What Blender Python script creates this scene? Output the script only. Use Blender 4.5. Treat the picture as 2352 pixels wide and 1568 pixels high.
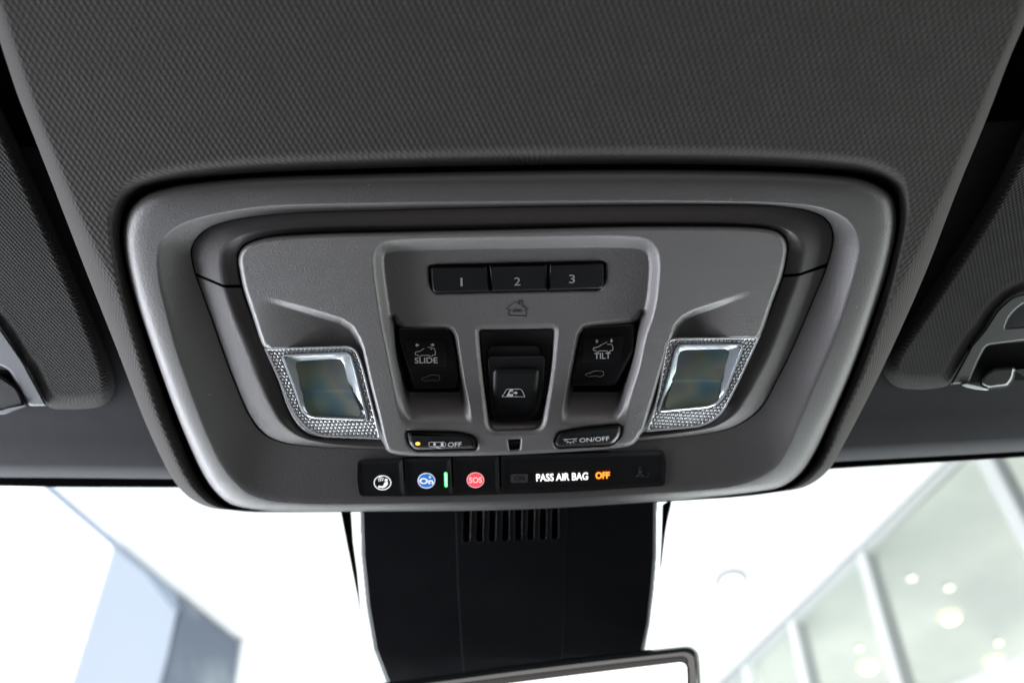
import bpy, bmesh, math, random
import numpy as np
from mathutils import Vector
from mathutils.geometry import tessellate_polygon
random.seed(7); np.random.seed(7)
for o in list(bpy.data.objects): bpy.data.objects.remove(o)
S = bpy.context.scene
COL = S.collection
# ------------------------------------------------------------------ camera, world, lights, exposure
FP = 1846.0                       # focal length in units of a 2352 wide picture
DIST = 0.34                       # camera to the middle of the console
TH = math.radians(35)
Fw = np.array([0, math.sin(TH), math.cos(TH)]); Up = np.array([0, -math.cos(TH), math.sin(TH)]); Rt = np.array([1.0, 0, 0])
CAM = -DIST * Fw
cd = bpy.data.cameras.new('camera'); cam = bpy.data.objects.new('camera', cd); COL.objects.link(cam)
cam.location = CAM; cam.rotation_euler = (math.radians(180 - 35), 0, 0)
cd.sensor_width = 36; cd.lens = 36 * FP / 2352; cd.clip_start = 0.01; cd.clip_end = 200
cd.dof.use_dof = True; cd.dof.focus_distance = 0.345; cd.dof.aperture_fstop = 6.5
S.camera = cam
W = bpy.data.worlds.new('World'); S.world = W; W.use_nodes = True
bg = W.node_tree.nodes['Background']; bg.inputs[0].default_value = (0.86, 0.93, 1, 1); bg.inputs[1].default_value = 0.04
def area(name, loc, target, sx, sy, radiance, color=(1, 1, 1)):
    l = bpy.data.lights.new(name, 'AREA'); l.shape = 'RECTANGLE'; l.size = sx; l.size_y = sy
    l.energy = radiance * sx * sy * math.pi; l.color = color
    o = bpy.data.objects.new(name, l); COL.objects.link(o); o.location = loc
    o.rotation_euler = (Vector(target) - Vector(loc)).to_track_quat('-Z', 'Y').to_euler()
    return o
area('light_windscreen', (0.0, 0.75, -0.15), (0, 0.02, 0.0), 1.3, 0.28, 15, (0.93, 0.98, 1))
area('light_left_window', (-0.70, 0.26, -0.13), (0, 0.05, 0.0), 0.9, 0.25, 26.0, (0.90, 0.93, 1))
area('light_right_window', (0.70, 0.20, -0.13), (0, 0.02, 0.0), 0.8, 0.25, 9, (0.92, 1, 0.95))
area('light_rear_window', (0.2, -2.2, -0.05), (0, 0, -0.10), 3.0, 1.9, 1.8, (1, 0.97, 0.95))
area('light_cabin_fill', (0.1, -0.65, -0.75), (0, 0, 0), 0.8, 0.6, 0.65, (1, 0.92, 0.88))
area('fill_showroom', (0.0, 4.2, 0.22), (0.0, 4.21, 3.0), 3.4, 5.2, 3.8, (0.95, 0.98, 1))  # unseen uplight added below the view to whiten the ceiling
area('fill_showroom_side', (0.9, 4.2, 0.25), (-2.2, 4.0, 2.4), 1.5, 2.0, 4.5, (0.95, 0.98, 1))  # unseen lamp added to brighten the left wall and column
area('fill_back_room', (4.6, 4.5, 0.2), (4.6, 4.51, 3.0), 2.6, 5, 5.2, (1, 0.99, 0.96))  # unseen uplight added to brighten the room behind the partition
S.view_settings.view_transform = 'Standard'; S.view_settings.look = 'None'
S.view_settings.exposure = 0; S.view_settings.gamma = 1
S.render.resolution_x = 1024; S.render.resolution_y = 682

# ------------------------------------------------------------------ mapping helpers
def rays(x, y):
    x = np.asarray(x, float); y = np.asarray(y, float)
    return (Fw[None, :] + ((x - 1176) / FP)[:, None] * Rt[None, :] + ((784 - y) / FP)[:, None] * Up[None, :])
class Pl:
    """a real plane in the car; .at() gives the point of the plane (raised by w millimetres) seen in a direction"""
    def __init__(s, p, n): s.p = np.array(p, float); s.n = np.array(n, float) / np.linalg.norm(n)
    def at(s, x, y, w):
        d = rays(x, y); w = np.broadcast_to(np.asarray(w, float), (len(d),))
        t = ((s.p - CAM) @ s.n + w / 1000) / (d @ s.n)
        return CAM[None, :] + d * t[:, None]
ROOF = Pl((0, 0, 0), (0, 0, -1))
def plane_from(x, y, w, slope):          # plane through a roof point, sloping down forwards
    p = ROOF.at([x], [y], [w])[0]; a = math.radians(slope)
    return Pl(p, (0, -math.sin(a), -math.cos(a)))
GLASSP = plane_from(1187, 1105, -48, 27)
COVERP = plane_from(1187, 1150, -30, 17)
def zz(x0, y0, k): return lambda pts: [(x0 + a * k, y0 + b * k) for a, b in pts]
R1 = zz(229.7, 344.5, .3175); R2 = zz(803.9, 516.8, .3175); R3 = zz(1435.5, 344.5, .3175); R4 = zz(344.5, 746.5, .3175)
R5 = zz(1263.2, 746.5, .3175); R6 = zz(803.9, 1004.9, .3174); R7 = zz(746.5, 1119.7, .3906)
RV = zz(0, 689, .2197); RW = zz(1894.9, 574.2, .3662); RL = zz(0, 976, .3776); RR = zz(1493, 1004.9, .3652)

def spline(pts, n=8, closed=True):
    P = np.array(pts, float); K = len(P); out = []
    segs = K if closed else K - 1
    for i in range(segs):
        if closed: a, b, c, d = P[(i - 1) % K], P[i], P[(i + 1) % K], P[(i + 2) % K]
        else:
            b, c = P[i], P[i + 1]; a = P[i - 1] if i else 2 * b - c; d = P[i + 2] if i + 2 < K else 2 * c - b
        t0 = 0; t1 = t0 + max(1e-6, np.linalg.norm(b - a)) ** .5; t2 = t1 + max(1e-6, np.linalg.norm(c - b)) ** .5; t3 = t2 + max(1e-6, np.linalg.norm(d - c)) ** .5
        for k in range(n):
            t = t1 + (t2 - t1) * k / n
            A1 = (t1 - t) / (t1 - t0) * a + (t - t0) / (t1 - t0) * b; A2 = (t2 - t) / (t2 - t1) * b + (t - t1) / (t2 - t1) * c
            A3 = (t3 - t) / (t3 - t2) * c + (t - t2) / (t3 - t2) * d
            B1 = (t2 - t) / (t2 - t0) * A1 + (t - t0) / (t2 - t0) * A2; B2 = (t3 - t) / (t3 - t1) * A2 + (t - t1) / (t3 - t1) * A3
            out.append((t2 - t) / (t2 - t1) * B1 + (t - t1) / (t2 - t1) * B2)
    if not closed: out.append(P[-1])
    return np.array(out)
def rounded(pts, r, n=6):
    """polygon with rounded corners; r one radius or one per corner"""
    P = [np.array(p, float) for p in pts]; K = len(P); out = []
    rr = r if isinstance(r, (list, tuple)) else [r] * K
    for i in range(K):
        a, b, c = P[i - 1], P[i], P[(i + 1) % K]
        la, lc = np.linalg.norm(a - b), np.linalg.norm(c - b); q = min(rr[i], la * .48, lc * .48)
        p0 = b + (a - b) / la * q; p1 = b + (c - b) / lc * q
        for k in range(n + 1):
            t = k / n; out.append((1 - t) ** 2 * p0 + 2 * t * (1 - t) * b + t * t * p1)
    return np.array(out)
def sarea(P): x, y = P[:, 0], P[:, 1]; return .5 * np.sum(x * np.roll(y, -1) - np.roll(x, -1) * y)
def inset(P, d):
    s = 1 if sarea(P) > 0 else -1
    e = np.roll(P, -1, 0) - P; L = np.linalg.norm(e, axis=1, keepdims=True); L[L == 0] = 1; e = e / L
    nrm = np.stack([-e[:, 1], e[:, 0]], 1) * s
    n2 = nrm + np.roll(nrm, 1, 0); l = np.linalg.norm(n2, axis=1, keepdims=True); l[l == 0] = 1; n2 /= l
    c = np.clip((n2 * nrm).sum(1, keepdims=True), .5, 1)
    return P + n2 * d / c
def sdf(P, X, Y):
    P = np.asarray(P, float); Q = np.roll(P, -1, 0); d2 = np.full(X.shape, 1e12); ins = np.zeros(X.shape, bool)
    for (ax, ay), (bx, by) in zip(P, Q):
        ex, ey = bx - ax, by - ay; l2 = ex * ex + ey * ey
        if l2 < 1e-12: continue
        t = np.clip(((X - ax) * ex + (Y - ay) * ey) / l2, 0, 1)
        d2 = np.minimum(d2, (X - ax - t * ex) ** 2 + (Y - ay - t * ey) ** 2)
        if ay != by:
            c = ((ay > Y) != (by > Y)) & (X < (bx - ax) * (Y - ay) / (by - ay) + ax); ins ^= c
    d = np.sqrt(d2); return np.where(ins, -d, d)
def sm(a, b, x): t = np.clip((np.asarray(x, float) - a) / (b - a), 0, 1); return t * t * (3 - 2 * t)

# ------------------------------------------------------------------ objects
def link(name, me, mat, parent=None, smooth=True, angle=40):
    me.materials.append(mat) if mat else None
    o = bpy.data.objects.new(name, me); COL.objects.link(o)
    if parent is not None:
        o.parent = parent
        off = Vector((0, 0, 0)); p = parent
        while p: off += Vector(p.location); p = p.parent
        me.transform(__import__('mathutils').Matrix.Translation(-off))
    if smooth:
        me.shade_smooth()
        if angle: me.set_sharp_from_angle(angle=math.radians(angle))
    return o
def mesh(V, Fc, fix=True):
    me = bpy.data.meshes.new('m'); me.from_pydata([tuple(v) for v in V], [], [tuple(f) for f in Fc]); me.update()
    if fix:
        b = bmesh.new(); b.from_mesh(me); bmesh.ops.recalc_face_normals(b, faces=b.faces); b.to_mesh(me); b.free()
    return me
def tag(o, label=None, cat=None, group=None, kind=None):
    if label: o['label'] = label
    if cat: o['category'] = cat
    if group: o['group'] = group
    if kind: o['kind'] = kind
    return o
def empty(name, loc, label, cat, group=None):
    o = bpy.data.objects.new(name, None); COL.objects.link(o); o.location = loc; o.empty_display_size = .01
    return tag(o, label, cat, group)
def W_(w, x, y): return w(x, y) if callable(w) else np.full(len(x), float(w))
def loft_mesh(rings, plane=ROOF, closed=True, cap=False, capw=None):
    """rings: list of (Nx2 points, w)"""
    V = []; Fc = []; n = len(rings[0][0])
    for P, w in rings:
        w = W_(w, P[:, 0], P[:, 1]) if (callable(w) or np.isscalar(w)) else w
        V += list(plane.at(P[:, 0], P[:, 1], w))
    m = n if closed else n - 1
    for r in range(len(rings) - 1):
        for i in range(m):
            j = (i + 1) % n; Fc.append((r * n + i, r * n + j, (r + 1) * n + j, (r + 1) * n + i))
    if cap:
        P = rings[-1][0]; b = (len(rings) - 1) * n
        for t in tessellate_polygon([[Vector((p[0], p[1], 0)) for p in P]]): Fc.append(tuple(b + k for k in t))
    return mesh(V, Fc)
def slab(name, P, levels, mat, parent, plane=ROOF, wf=0, angle=40, smooth=True):
    """levels = [(inset px, w mm)...] from the back edge to the face; wf is added"""
    P = np.asarray(P, float); rings = []
    levels = list(levels) + [(levels[-1][0] + .7, levels[-1][1])]
    for d, w in levels:
        Q = inset(P, d) if d else P
        rings.append((Q, W_(wf, Q[:, 0], Q[:, 1]) + w))
    return link(name, loft_mesh(rings, plane, cap=True), mat, parent, smooth, angle)
def join_polys(polys, wf, plane=ROOF, thick=.15):
    V = []; Fc = []
    for P in polys:
        P = np.asarray(P, float); n = len(P); w = W_(wf, P[:, 0], P[:, 1]); b = len(V)
        V += list(plane.at(P[:, 0], P[:, 1], w)) + list(plane.at(P[:, 0], P[:, 1], w - thick))
        for t in tessellate_polygon([[Vector((p[0], p[1], 0)) for p in P]]): Fc.append(tuple(b + k for k in t))
        for i in range(n): j = (i + 1) % n; Fc.append((b + i, b + j, b + n + j, b + n + i))
    return mesh(V, Fc, False)
def stroke(pts, wd, closed=False):
    """ribbon polygons along a polyline"""
    P = [np.array(p, float) for p in pts]; out = []
    K = len(P); rng = range(K if closed else K - 1)
    for i in rng:
        a, b = P[i], P[(i + 1) % K]; d = b - a; l = np.linalg.norm(d)
        if l < 1e-6: continue
        d /= l; n = np.array([-d[1], d[0]]) * wd / 2; e = d * wd * .28
        out.append([a + n - e, b + n + e, b - n + e, a - n - e])
    return out
def ell(cx, cy, rx, ry, n=28, a0=0, a1=360):
    full = abs(a1 - a0) >= 360
    return [(cx + rx * math.cos(math.radians(a0 + (a1 - a0) * k / (n if full else n - 1))), cy + ry * math.sin(math.radians(a0 + (a1 - a0) * k / (n if full else n - 1)))) for k in range(n)]
def text_mesh(s, quad, wf, plane=ROOF, bold=0.0, spacing=1.0):
    c = bpy.data.curves.new('t', 'FONT'); c.body = s; c.size = 1; c.offset = bold; c.space_character = spacing; c.resolution_u = 4
    o = bpy.data.objects.new('t', c); COL.objects.link(o)
    bpy.context.view_layer.update()
    m = bpy.data.meshes.new_from_object(o.evaluated_get(bpy.context.evaluated_depsgraph_get()))
    bpy.data.objects.remove(o)
    V = np.array([v.co[:2] for v in m.vertices]); lo = V.min(0); hi = V.max(0); T = (V - lo) / (hi - lo)
    q = np.array(quad, float); u = T[:, :1]; v = 1 - T[:, 1:2]
    P = q[0] * (1 - u) * (1 - v) + q[1] * u * (1 - v) + q[2] * u * v + q[3] * (1 - u) * v
    X = plane.at(P[:, 0], P[:, 1], W_(wf, P[:, 0], P[:, 1]))
    me = mesh(X, [tuple(p.vertices) for p in m.polygons], False); bpy.data.meshes.remove(m); return me
def join_meshes(ms):
    b = bmesh.new()
    for m in ms: b.from_mesh(m)
    me = bpy.data.meshes.new('j'); b.to_mesh(me); b.free(); return me
def field(name, box, step, keep, hf, mat, parent, smooth=True, angle=None, plane=ROOF):
    x = np.arange(box[0], box[2] + step, step); y = np.arange(box[1], box[3] + step, step)
    X, Y = np.meshgrid(x, y); h = hf(X, Y); k = keep(X, Y)
    V = plane.at(X.ravel(), Y.ravel(), h.ravel()); nx = len(x); ny = len(y)
    i = np.arange(nx * ny).reshape(ny, nx)
    kk = k[:-1, :-1] & k[1:, :-1] & k[:-1, 1:] & k[1:, 1:]
    Fq = np.stack([i[:-1, :-1][kk], i[1:, :-1][kk], i[1:, 1:][kk], i[:-1, 1:][kk]], 1)
    used = np.unique(Fq); mp = -np.ones(nx * ny, int); mp[used] = np.arange(len(used)); V = V[used]; Fq = mp[Fq]
    me = bpy.data.meshes.new('m'); me.vertices.add(len(V)); me.vertices.foreach_set('co', V.astype(np.float32).ravel())
    me.loops.add(Fq.size); me.loops.foreach_set('vertex_index', Fq.astype(np.int32).ravel())
    me.polygons.add(len(Fq)); me.polygons.foreach_set('loop_start', np.arange(0, Fq.size, 4, dtype=np.int32))
    me.update(); me.validate()
    return link(name, me, mat, parent, smooth, angle)

# ------------------------------------------------------------------ materials
def mat(name, col, rough=.5, metal=0, spec=.5, emis=None, es=0, bump=None, coat=0, coatr=.1, dust=0, var=0, sheen=0):
    m = bpy.data.materials.new(name); m.use_nodes = True; nt = m.node_tree; p = nt.nodes['Principled BSDF']
    p.inputs['Base Color'].default_value = (*col, 1); p.inputs['Roughness'].default_value = rough
    p.inputs['Metallic'].default_value = metal; p.inputs['Specular IOR Level'].default_value = spec
    p.inputs['Coat Weight'].default_value = coat; p.inputs['Coat Roughness'].default_value = coatr
    p.inputs['Sheen Weight'].default_value = sheen
    if emis: p.inputs['Emission Color'].default_value = (*emis, 1); p.inputs['Emission Strength'].default_value = es
    if dust:
        gd = nt.nodes.new('ShaderNodeNewGeometry'); vd = nt.nodes.new('ShaderNodeTexVoronoi'); vd.inputs['Scale'].default_value = 170; nt.links.new(gd.outputs['Position'], vd.inputs['Vector'])
        sp = nt.nodes.new('ShaderNodeSeparateColor'); nt.links.new(vd.outputs['Color'], sp.inputs[0])
        m1 = nt.nodes.new('ShaderNodeMath'); m1.operation = 'MULTIPLY'; m1.inputs[1].default_value = .12; nt.links.new(sp.outputs[0], m1.inputs[0])
        m2 = nt.nodes.new('ShaderNodeMath'); m2.operation = 'LESS_THAN'; nt.links.new(vd.outputs['Distance'], m2.inputs[0])
        m3 = nt.nodes.new('ShaderNodeMath'); m3.operation = 'SUBTRACT'; m3.inputs[1].default_value = .105; nt.links.new(m1.outputs[0], m3.inputs[0]); m4 = nt.nodes.new('ShaderNodeMath'); m4.operation = 'MULTIPLY'; m4.inputs[1].default_value = 4; nt.links.new(m3.outputs[0], m4.inputs[0]); nt.links.new(m4.outputs[0], m2.inputs[1])
        mm = nt.nodes.new('ShaderNodeMix'); mm.data_type = 'RGBA'; mm.inputs[6].default_value = (*col, 1); mm.inputs[7].default_value = (*[c + dust for c in col], 1)
        nt.links.new(m2.outputs[0], mm.inputs[0]); nt.links.new(mm.outputs[2], p.inputs['Base Color'])
    if bump or var:
        tc = nt.nodes.new('ShaderNodeNewGeometry')
    if bump:
        sc, st, dist = bump
        n = nt.nodes.new('ShaderNodeTexNoise'); n.inputs['Scale'].default_value = sc; n.inputs['Detail'].default_value = 3; n.inputs['Roughness'].default_value = .6
        nt.links.new(tc.outputs['Position'], n.inputs['Vector'])
        b = nt.nodes.new('ShaderNodeBump'); b.inputs['Strength'].default_value = st; b.inputs['Distance'].default_value = dist
        nt.links.new(n.outputs['Fac'], b.inputs['Height']); nt.links.new(b.outputs['Normal'], p.inputs['Normal'])
    if var:
        n2 = nt.nodes.new('ShaderNodeTexNoise'); n2.inputs['Scale'].default_value = 55; n2.inputs['Detail'].default_value = 4
        nt.links.new(tc.outputs['Position'], n2.inputs['Vector'])
        mr = nt.nodes.new('ShaderNodeMapRange'); mr.inputs[3].default_value = rough - var; mr.inputs[4].default_value = rough + var
        nt.links.new(n2.outputs['Fac'], mr.inputs[0]); nt.links.new(mr.outputs[0], p.inputs['Roughness'])
    return m
def fabric(name, col, p1, p2, depth, slant=.25, strength=1.0, light=1.5):
    m = bpy.data.materials.new(name); m.use_nodes = True; nt = m.node_tree; N = nt.nodes; L = nt.links; p = N['Principled BSDF']
    p.inputs['Roughness'].default_value = .85; p.inputs['Specular IOR Level'].default_value = .12; p.inputs['Sheen Weight'].default_value = .05; p.inputs['Sheen Roughness'].default_value = .4
    g = N.new('ShaderNodeNewGeometry'); s = N.new('ShaderNodeSeparateXYZ'); L.new(g.outputs['Position'], s.inputs[0])
    def M(op, a, b=None, c=None):
        n = N.new('ShaderNodeMath'); n.operation = op
        for i, v in enumerate((a, b, c)):
            if v is None: continue
            if isinstance(v, (int, float)): n.inputs[i].default_value = v
            else: L.new(v, n.inputs[i])
        return n.outputs[0]
    # the knit wraps round the sides: width runs on along the height of the roll
    sx = M('MULTIPLY', M('MAXIMUM', M('MINIMUM', M('MULTIPLY', s.outputs[0], 40.0), 1.0), -1.0), s.outputs[2])
    u = M('ADD', s.outputs[0], sx); v = s.outputs[1]
    wob = N.new('ShaderNodeTexNoise'); wob.inputs['Scale'].default_value = 260; wob.inputs['Detail'].default_value = 2; L.new(g.outputs['Position'], wob.inputs['Vector'])
    wo = M('MULTIPLY', M('SUBTRACT', wob.outputs['Fac'], .5), p1 * .5)
    uu = M('ADD', M('ADD', u, M('MULTIPLY', v, slant)), wo)
    a = M('COSINE', M('MULTIPLY', uu, 2 * math.pi / p1)); b = M('COSINE', M('MULTIPLY', M('ADD', v, wo), 2 * math.pi / p2))
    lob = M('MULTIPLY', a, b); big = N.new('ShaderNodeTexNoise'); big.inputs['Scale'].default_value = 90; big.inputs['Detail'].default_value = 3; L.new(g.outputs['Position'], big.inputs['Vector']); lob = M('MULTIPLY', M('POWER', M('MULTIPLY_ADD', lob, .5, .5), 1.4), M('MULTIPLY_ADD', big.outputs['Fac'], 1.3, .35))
    fine = N.new('ShaderNodeTexNoise'); fine.inputs['Scale'].default_value = 2600; fine.inputs['Detail'].default_value = 3; L.new(g.outputs['Position'], fine.inputs['Vector'])
    h = M('MULTIPLY_ADD', fine.outputs['Fac'], .35, lob)
    bm = N.new('ShaderNodeBump'); bm.inputs['Strength'].default_value = strength; bm.inputs['Distance'].default_value = depth
    L.new(h, bm.inputs['Height']); L.new(bm.outputs['Normal'], p.inputs['Normal'])
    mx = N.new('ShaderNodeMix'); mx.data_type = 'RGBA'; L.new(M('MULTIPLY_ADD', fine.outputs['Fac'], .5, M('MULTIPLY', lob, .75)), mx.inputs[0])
    mx.inputs[6].default_value = (*[c * .7 for c in col], 1); mx.inputs[7].default_value = (*[c * light for c in col], 1)  # relief shade painted in: knit valleys darker, lobes lighter
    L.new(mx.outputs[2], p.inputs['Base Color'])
    return m
def thin_glass(name, tint, refl=.05, rough=.0, haze=0):
    m = bpy.data.materials.new(name); m.use_nodes = True; nt = m.node_tree; nt.nodes.clear(); N = nt.nodes; L = nt.links
    o = N.new('ShaderNodeOutputMaterial'); t = N.new('ShaderNodeBsdfTransparent'); t.inputs[0].default_value = (*tint, 1)
    g = N.new('ShaderNodeBsdfGlossy'); g.inputs['Roughness'].default_value = rough; g.inputs[0].default_value = (1, 1, 1, 1)
    if haze:
        df = N.new('ShaderNodeBsdfDiffuse'); df.inputs[0].default_value = (.75, .8, .8, 1); mh = N.new('ShaderNodeMixShader'); mh.inputs[0].default_value = haze
        L.new(t.outputs[0], mh.inputs[1]); L.new(df.outputs[0], mh.inputs[2]); t = mh
    lw = N.new('ShaderNodeLayerWeight'); lw.inputs[0].default_value = .5; pw = N.new('ShaderNodeMath'); pw.operation = 'POWER'; pw.inputs[1].default_value = 5; L.new(lw.outputs['Facing'], pw.inputs[0])
    fr = N.new('ShaderNodeMath'); fr.operation = 'MULTIPLY_ADD'; fr.inputs[1].default_value = .45; fr.inputs[2].default_value = refl * .8; L.new(pw.outputs[0], fr.inputs[0])
    mx = N.new('ShaderNodeMixShader'); L.new(fr.outputs[0], mx.inputs[0]); L.new(t.outputs[0], mx.inputs[1]); L.new(g.outputs[0], mx.inputs[2]); L.new(mx.outputs[0], o.inputs[0])
    return m
def iridescent(name, col):
    m = mat(name, col, .18, .0, .9); nt = m.node_tree; p = nt.nodes['Principled BSDF']
    g = nt.nodes.new('ShaderNodeNewGeometry'); n = nt.nodes.new('ShaderNodeTexNoise'); n.inputs['Scale'].default_value = 45; n.inputs['Detail'].default_value = 1
    nt.links.new(g.outputs['Position'], n.inputs['Vector'])
    c = nt.nodes.new('ShaderNodeValToRGB'); e = c.color_ramp.elements; e[0].position = .30; e[0].color = (.06, .11, .15, 1); e[1].position = .72; e[1].color = (.14, .10, .18, 1)  # rainbow sheen of the reflector painted into the base colour
    for q, k in ((.42, (.12, .155, .15, 1)), (.52, (.165, .168, .145, 1)), (.62, (.10, .135, .165, 1))): x = e.new(q); x.color = k
    nt.links.new(n.outputs['Fac'], c.inputs[0]); nt.links.new(c.outputs[0], p.inputs['Base Color'])
    mr = nt.nodes.new('ShaderNodeMapRange'); mr.inputs[3].default_value = 280; mr.inputs[4].default_value = 620
    nt.links.new(n.outputs['Fac'], mr.inputs[0]); nt.links.new(mr.outputs[0], p.inputs['Thin Film Thickness']); p.inputs['Thin Film IOR'].default_value = 1.38
    return m
PLAST = mat('satin_grey_plastic', (.060, .057, .059), .42, 0, .45, bump=(1500, .72, .00030), var=.06, dust=.12)
PLAST2 = mat('dark_grey_plastic', (.052, .047, .049), .42, 0, .5, bump=(1700, .5, .00024), var=.04)
PLASTP = mat('panel_grey_plastic', (.100, .096, .098), .40, 0, .55, bump=(1600, .72, .00030), var=.06, dust=.12)
BLACK = mat('black_switch_plastic', (.004, .0042, .005), .36, 0, .42, bump=(3200, .15, .00012), var=.05, dust=.07)
PAD = mat('black_button_face', (.006, .0065, .0075), .46, 0, .25)
GLOSSB = mat('gloss_black_plastic', (.004, .005, .008), .20, 0, .5, coat=.3, coatr=.15)
COVERM = mat('cover_black_plastic', (.0035, .0036, .005), .34, 0, .14, var=.06, bump=(1500, .08, .0001), dust=.05)
VOID = mat('gap_shade', (.0015, .0015, .0018), .9, 0, .1)  # near-black stands in for the shade in gaps and holes
PRINT = mat('white_print', (.62, .63, .65), .6); PRINTD = mat('grey_print', (.22, .225, .23), .6)
WPRINT = mat('lit_white_print', (.8, .8, .8), .5, emis=(1, 1, 1), es=.55)
WLIT = mat('backlit_white', (.8, .8, .8), .5, emis=(1, 1, .97), es=1.3)
OLIT = mat('backlit_amber', (.8, .3, .05), .5, emis=(1, .36, .03), es=1.5)
OLIT2 = mat('backlit_amber_halo', (.3, .05, .0), .5, emis=(1, .14, .0), es=.75)
BLIT = mat('backlit_blue', (.03, .16, .5), .4, emis=(.02, .17, .62), es=.55)
RLIT = mat('backlit_red', (.75, .06, .09), .4, emis=(1, .08, .12), es=.6)
GLIT = mat('green_lamp', (.1, .8, .2), .4, emis=(.06, 1, .14), es=1.8); GLIT2 = mat('green_lamp_core', (.5, 1, .6), .4, emis=(.55, 1, .62), es=1.6)
ALIT = mat('amber_lamp', (.9, .5, .1), .4, emis=(1, .42, .05), es=1.5)
PRISM = mat('clear_prism_plastic', (.34, .35, .37), .26, .2, .8, coat=.4, coatr=.05)
RIM = mat('clear_lens_rim', (.42, .45, .48), .24, .4, .6, coat=.5, coatr=.03)
REFL = iridescent('lamp_reflector', (.34, .38, .37))
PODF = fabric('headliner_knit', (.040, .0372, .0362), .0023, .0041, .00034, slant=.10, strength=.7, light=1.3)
VISF = fabric('visor_knit', (.017, .0165, .016), .0017, .0023, .0003)
HEADF = fabric('header_cloth', (.025, .0255, .029), .0011, .0014, .0001, strength=.5)
CLIPM = mat('visor_bracket_plastic', (.040, .043, .052), .50, 0, .4)
CLIPD = mat('visor_clip_plastic', (.012, .012, .014), .25, 0, .5)
FRIT = mat('black_glass_print', (.001, .001, .0015), .95, 0, .02)
CHROME = mat('mirror_frame_gloss', (.012, .014, .015), .10, .0, .9, coat=1, coatr=.03)
MIRR = mat('mirror_silver', (.95, .95, .95), .01, 1)
WSG = thin_glass('windscreen_glass', (.97, .99, .98), .04)

# ------------------------------------------------------------------ contours of the console (36 stations each, clockwise from the rear middle)
C0 = [(1187,392.5),(1500,390),(1753,393.7),(1880,400),(1975,411),(2023,430),(2048,452),(2057.8,490),(2057,530),(2040,612),(2007,716),(1950,868),(1905,970),(1866.5,1051),(1841,1089),(1803,1118),(1739,1130.7),(1500,1151),(1187,1169),(821,1173.5),(662,1173.5),(567,1169),(522,1156),(492,1130),(465,1090),(415,975),(350,800),(312,687),(291,605),(284,545),(289,505),(303,475),(334,449),(388,431),(547,411),(860,399)]
C1 = [(1187,463.5),(1435,462),(1640,463.5),(1780,467),(1880,477),(1935,498),(1962,526),(1975,566),(1972,600),(1955,665),(1925,760),(1880,868),(1842,958),(1809,1032),(1784,1070),(1739,1099),(1676,1117),(1453,1135),(1150,1149),(821,1156),(700,1155.5),(614,1148),(567,1130.7),(535,1102),(509,1067),(471,988),(408,815),(379,710),(364,640),(361,590),(366,562),(385,536),(420,514),(480,496),(600,476),(880,467)]
C2 = [(1187,475),(1435,471.5),(1600,470),(1740,471),(1810,475.5),(1860,484),(1895,500),(1912,524),(1915,553),(1902,607),(1868,692),(1815,815),(1787,870),(1752,933.8),(1722,961),(1676,984.6),(1612,997),(1469,1013),(1187,1034),(884,1032),(725,1026),(646,1016),(606,998),(573,958),(545,897),(520,833),(482,725),(447,628),(440,600),(437.5,578),(444,556),(457,540),(482,522),(525,507),(640,491),(900,482)]
C3 = [(1187,514),(1435,511),(1600,511),(1700,513),(1769,517.5),(1810,528.6),(1834,546),(1845,572),(1843,600),(1836,630),(1808,710),(1770,810),(1740,870),(1715,913),(1688,950),(1644,978),(1596,989),(1479,1004),(1187,1028),(884,1027),(741,1016),(687,1000.5),(646,968.7),(619,925),(590,862),(566,800),(534,720),(514,657),(508,620),(507,597),(512,573),(525,557),(547,544),(595,532),(706,522),(930,518)]
C4 = [(1187,524),(1435,517.5),(1600,517.5),(1700,518.5),(1755,522),(1785,529),(1804,545),(1811,567),(1809,590),(1800,633),(1778,694),(1745,775),(1707,845),(1680,905),(1655,945),(1628,965.6),(1580,978),(1479,991),(1187,1010),(871,1006),(773,1004),(719,1000),(687,981),(661,941),(635,872),(610,800),(575,722),(553,657),(546,620),(544,600),(548,578),(558,564),(574,554),(612,543),(706,535),(930,530)]
CO = [(1187,-330),(1560,-330),(1950,-330),(2250,-330),(2400,-230),(2400,-100),(2375,0),(2321,129),(2265,275),(2200,433),(2124,630),(2041,816),(1990,920),(1931,1032),(1905,1076),(1858,1113),(1790,1129),(1500,1147),(1187,1163),(821,1168),(640,1170),(547,1171),(480,1164),(437,1143),(403,1108),(349,1004),(256,769),(192,608),(128,442),(83,327),(38,211),(0,96),(-35,-10),(-60,-120),(40,-330),(600,-330)]
NS = 14
c0, c1, c2, c3, c4, co = [spline(c, NS) for c in (C0, C1, C2, C3, C4, CO)]
def lerp(a, b, t): return a * (1 - t) + b * t
dlen = lambda a, b: np.linalg.norm(a - b, axis=1)

# ------------------------------------------------------------------ headliner
L = dlen(co, c0); rings = []
lipd = np.minimum(13., .45 * L)
lip = c0 + (co - c0) * (lipd / L)[:, None]
for t in list(np.linspace(0, .12, 14)) + list(np.linspace(.12, .8, 30))[1:] + list(1 - (1 - np.linspace(0, 1, 26)) ** 2 * .2)[1:]:
    P = lerp(lip, co, t); d = t * (L - lipd); de = (1 - t) * (L - lipd)
    lw = np.minimum(42, 8 + .55 * (L - lipd)); w = -12 + 12.0 * np.clip(1 - (1 - np.clip(d / lw, 0, 1)) ** 2.2, 0, 1)
    Rr = np.minimum(100, .85 * L) + 1e-3; q = np.clip(1 - de / Rr, 0, 1)
    w = w - 17 * (1 - np.sqrt(np.maximum(0, 1 - q * q))) * np.clip(L / 60, 0, 1)
    rings.append((P, w))
rings.append((co, rings[-1][1] - 30))
head = link('headliner', loft_mesh(rings), PODF, None, True, 70); tag(head, kind='structure')
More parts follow.
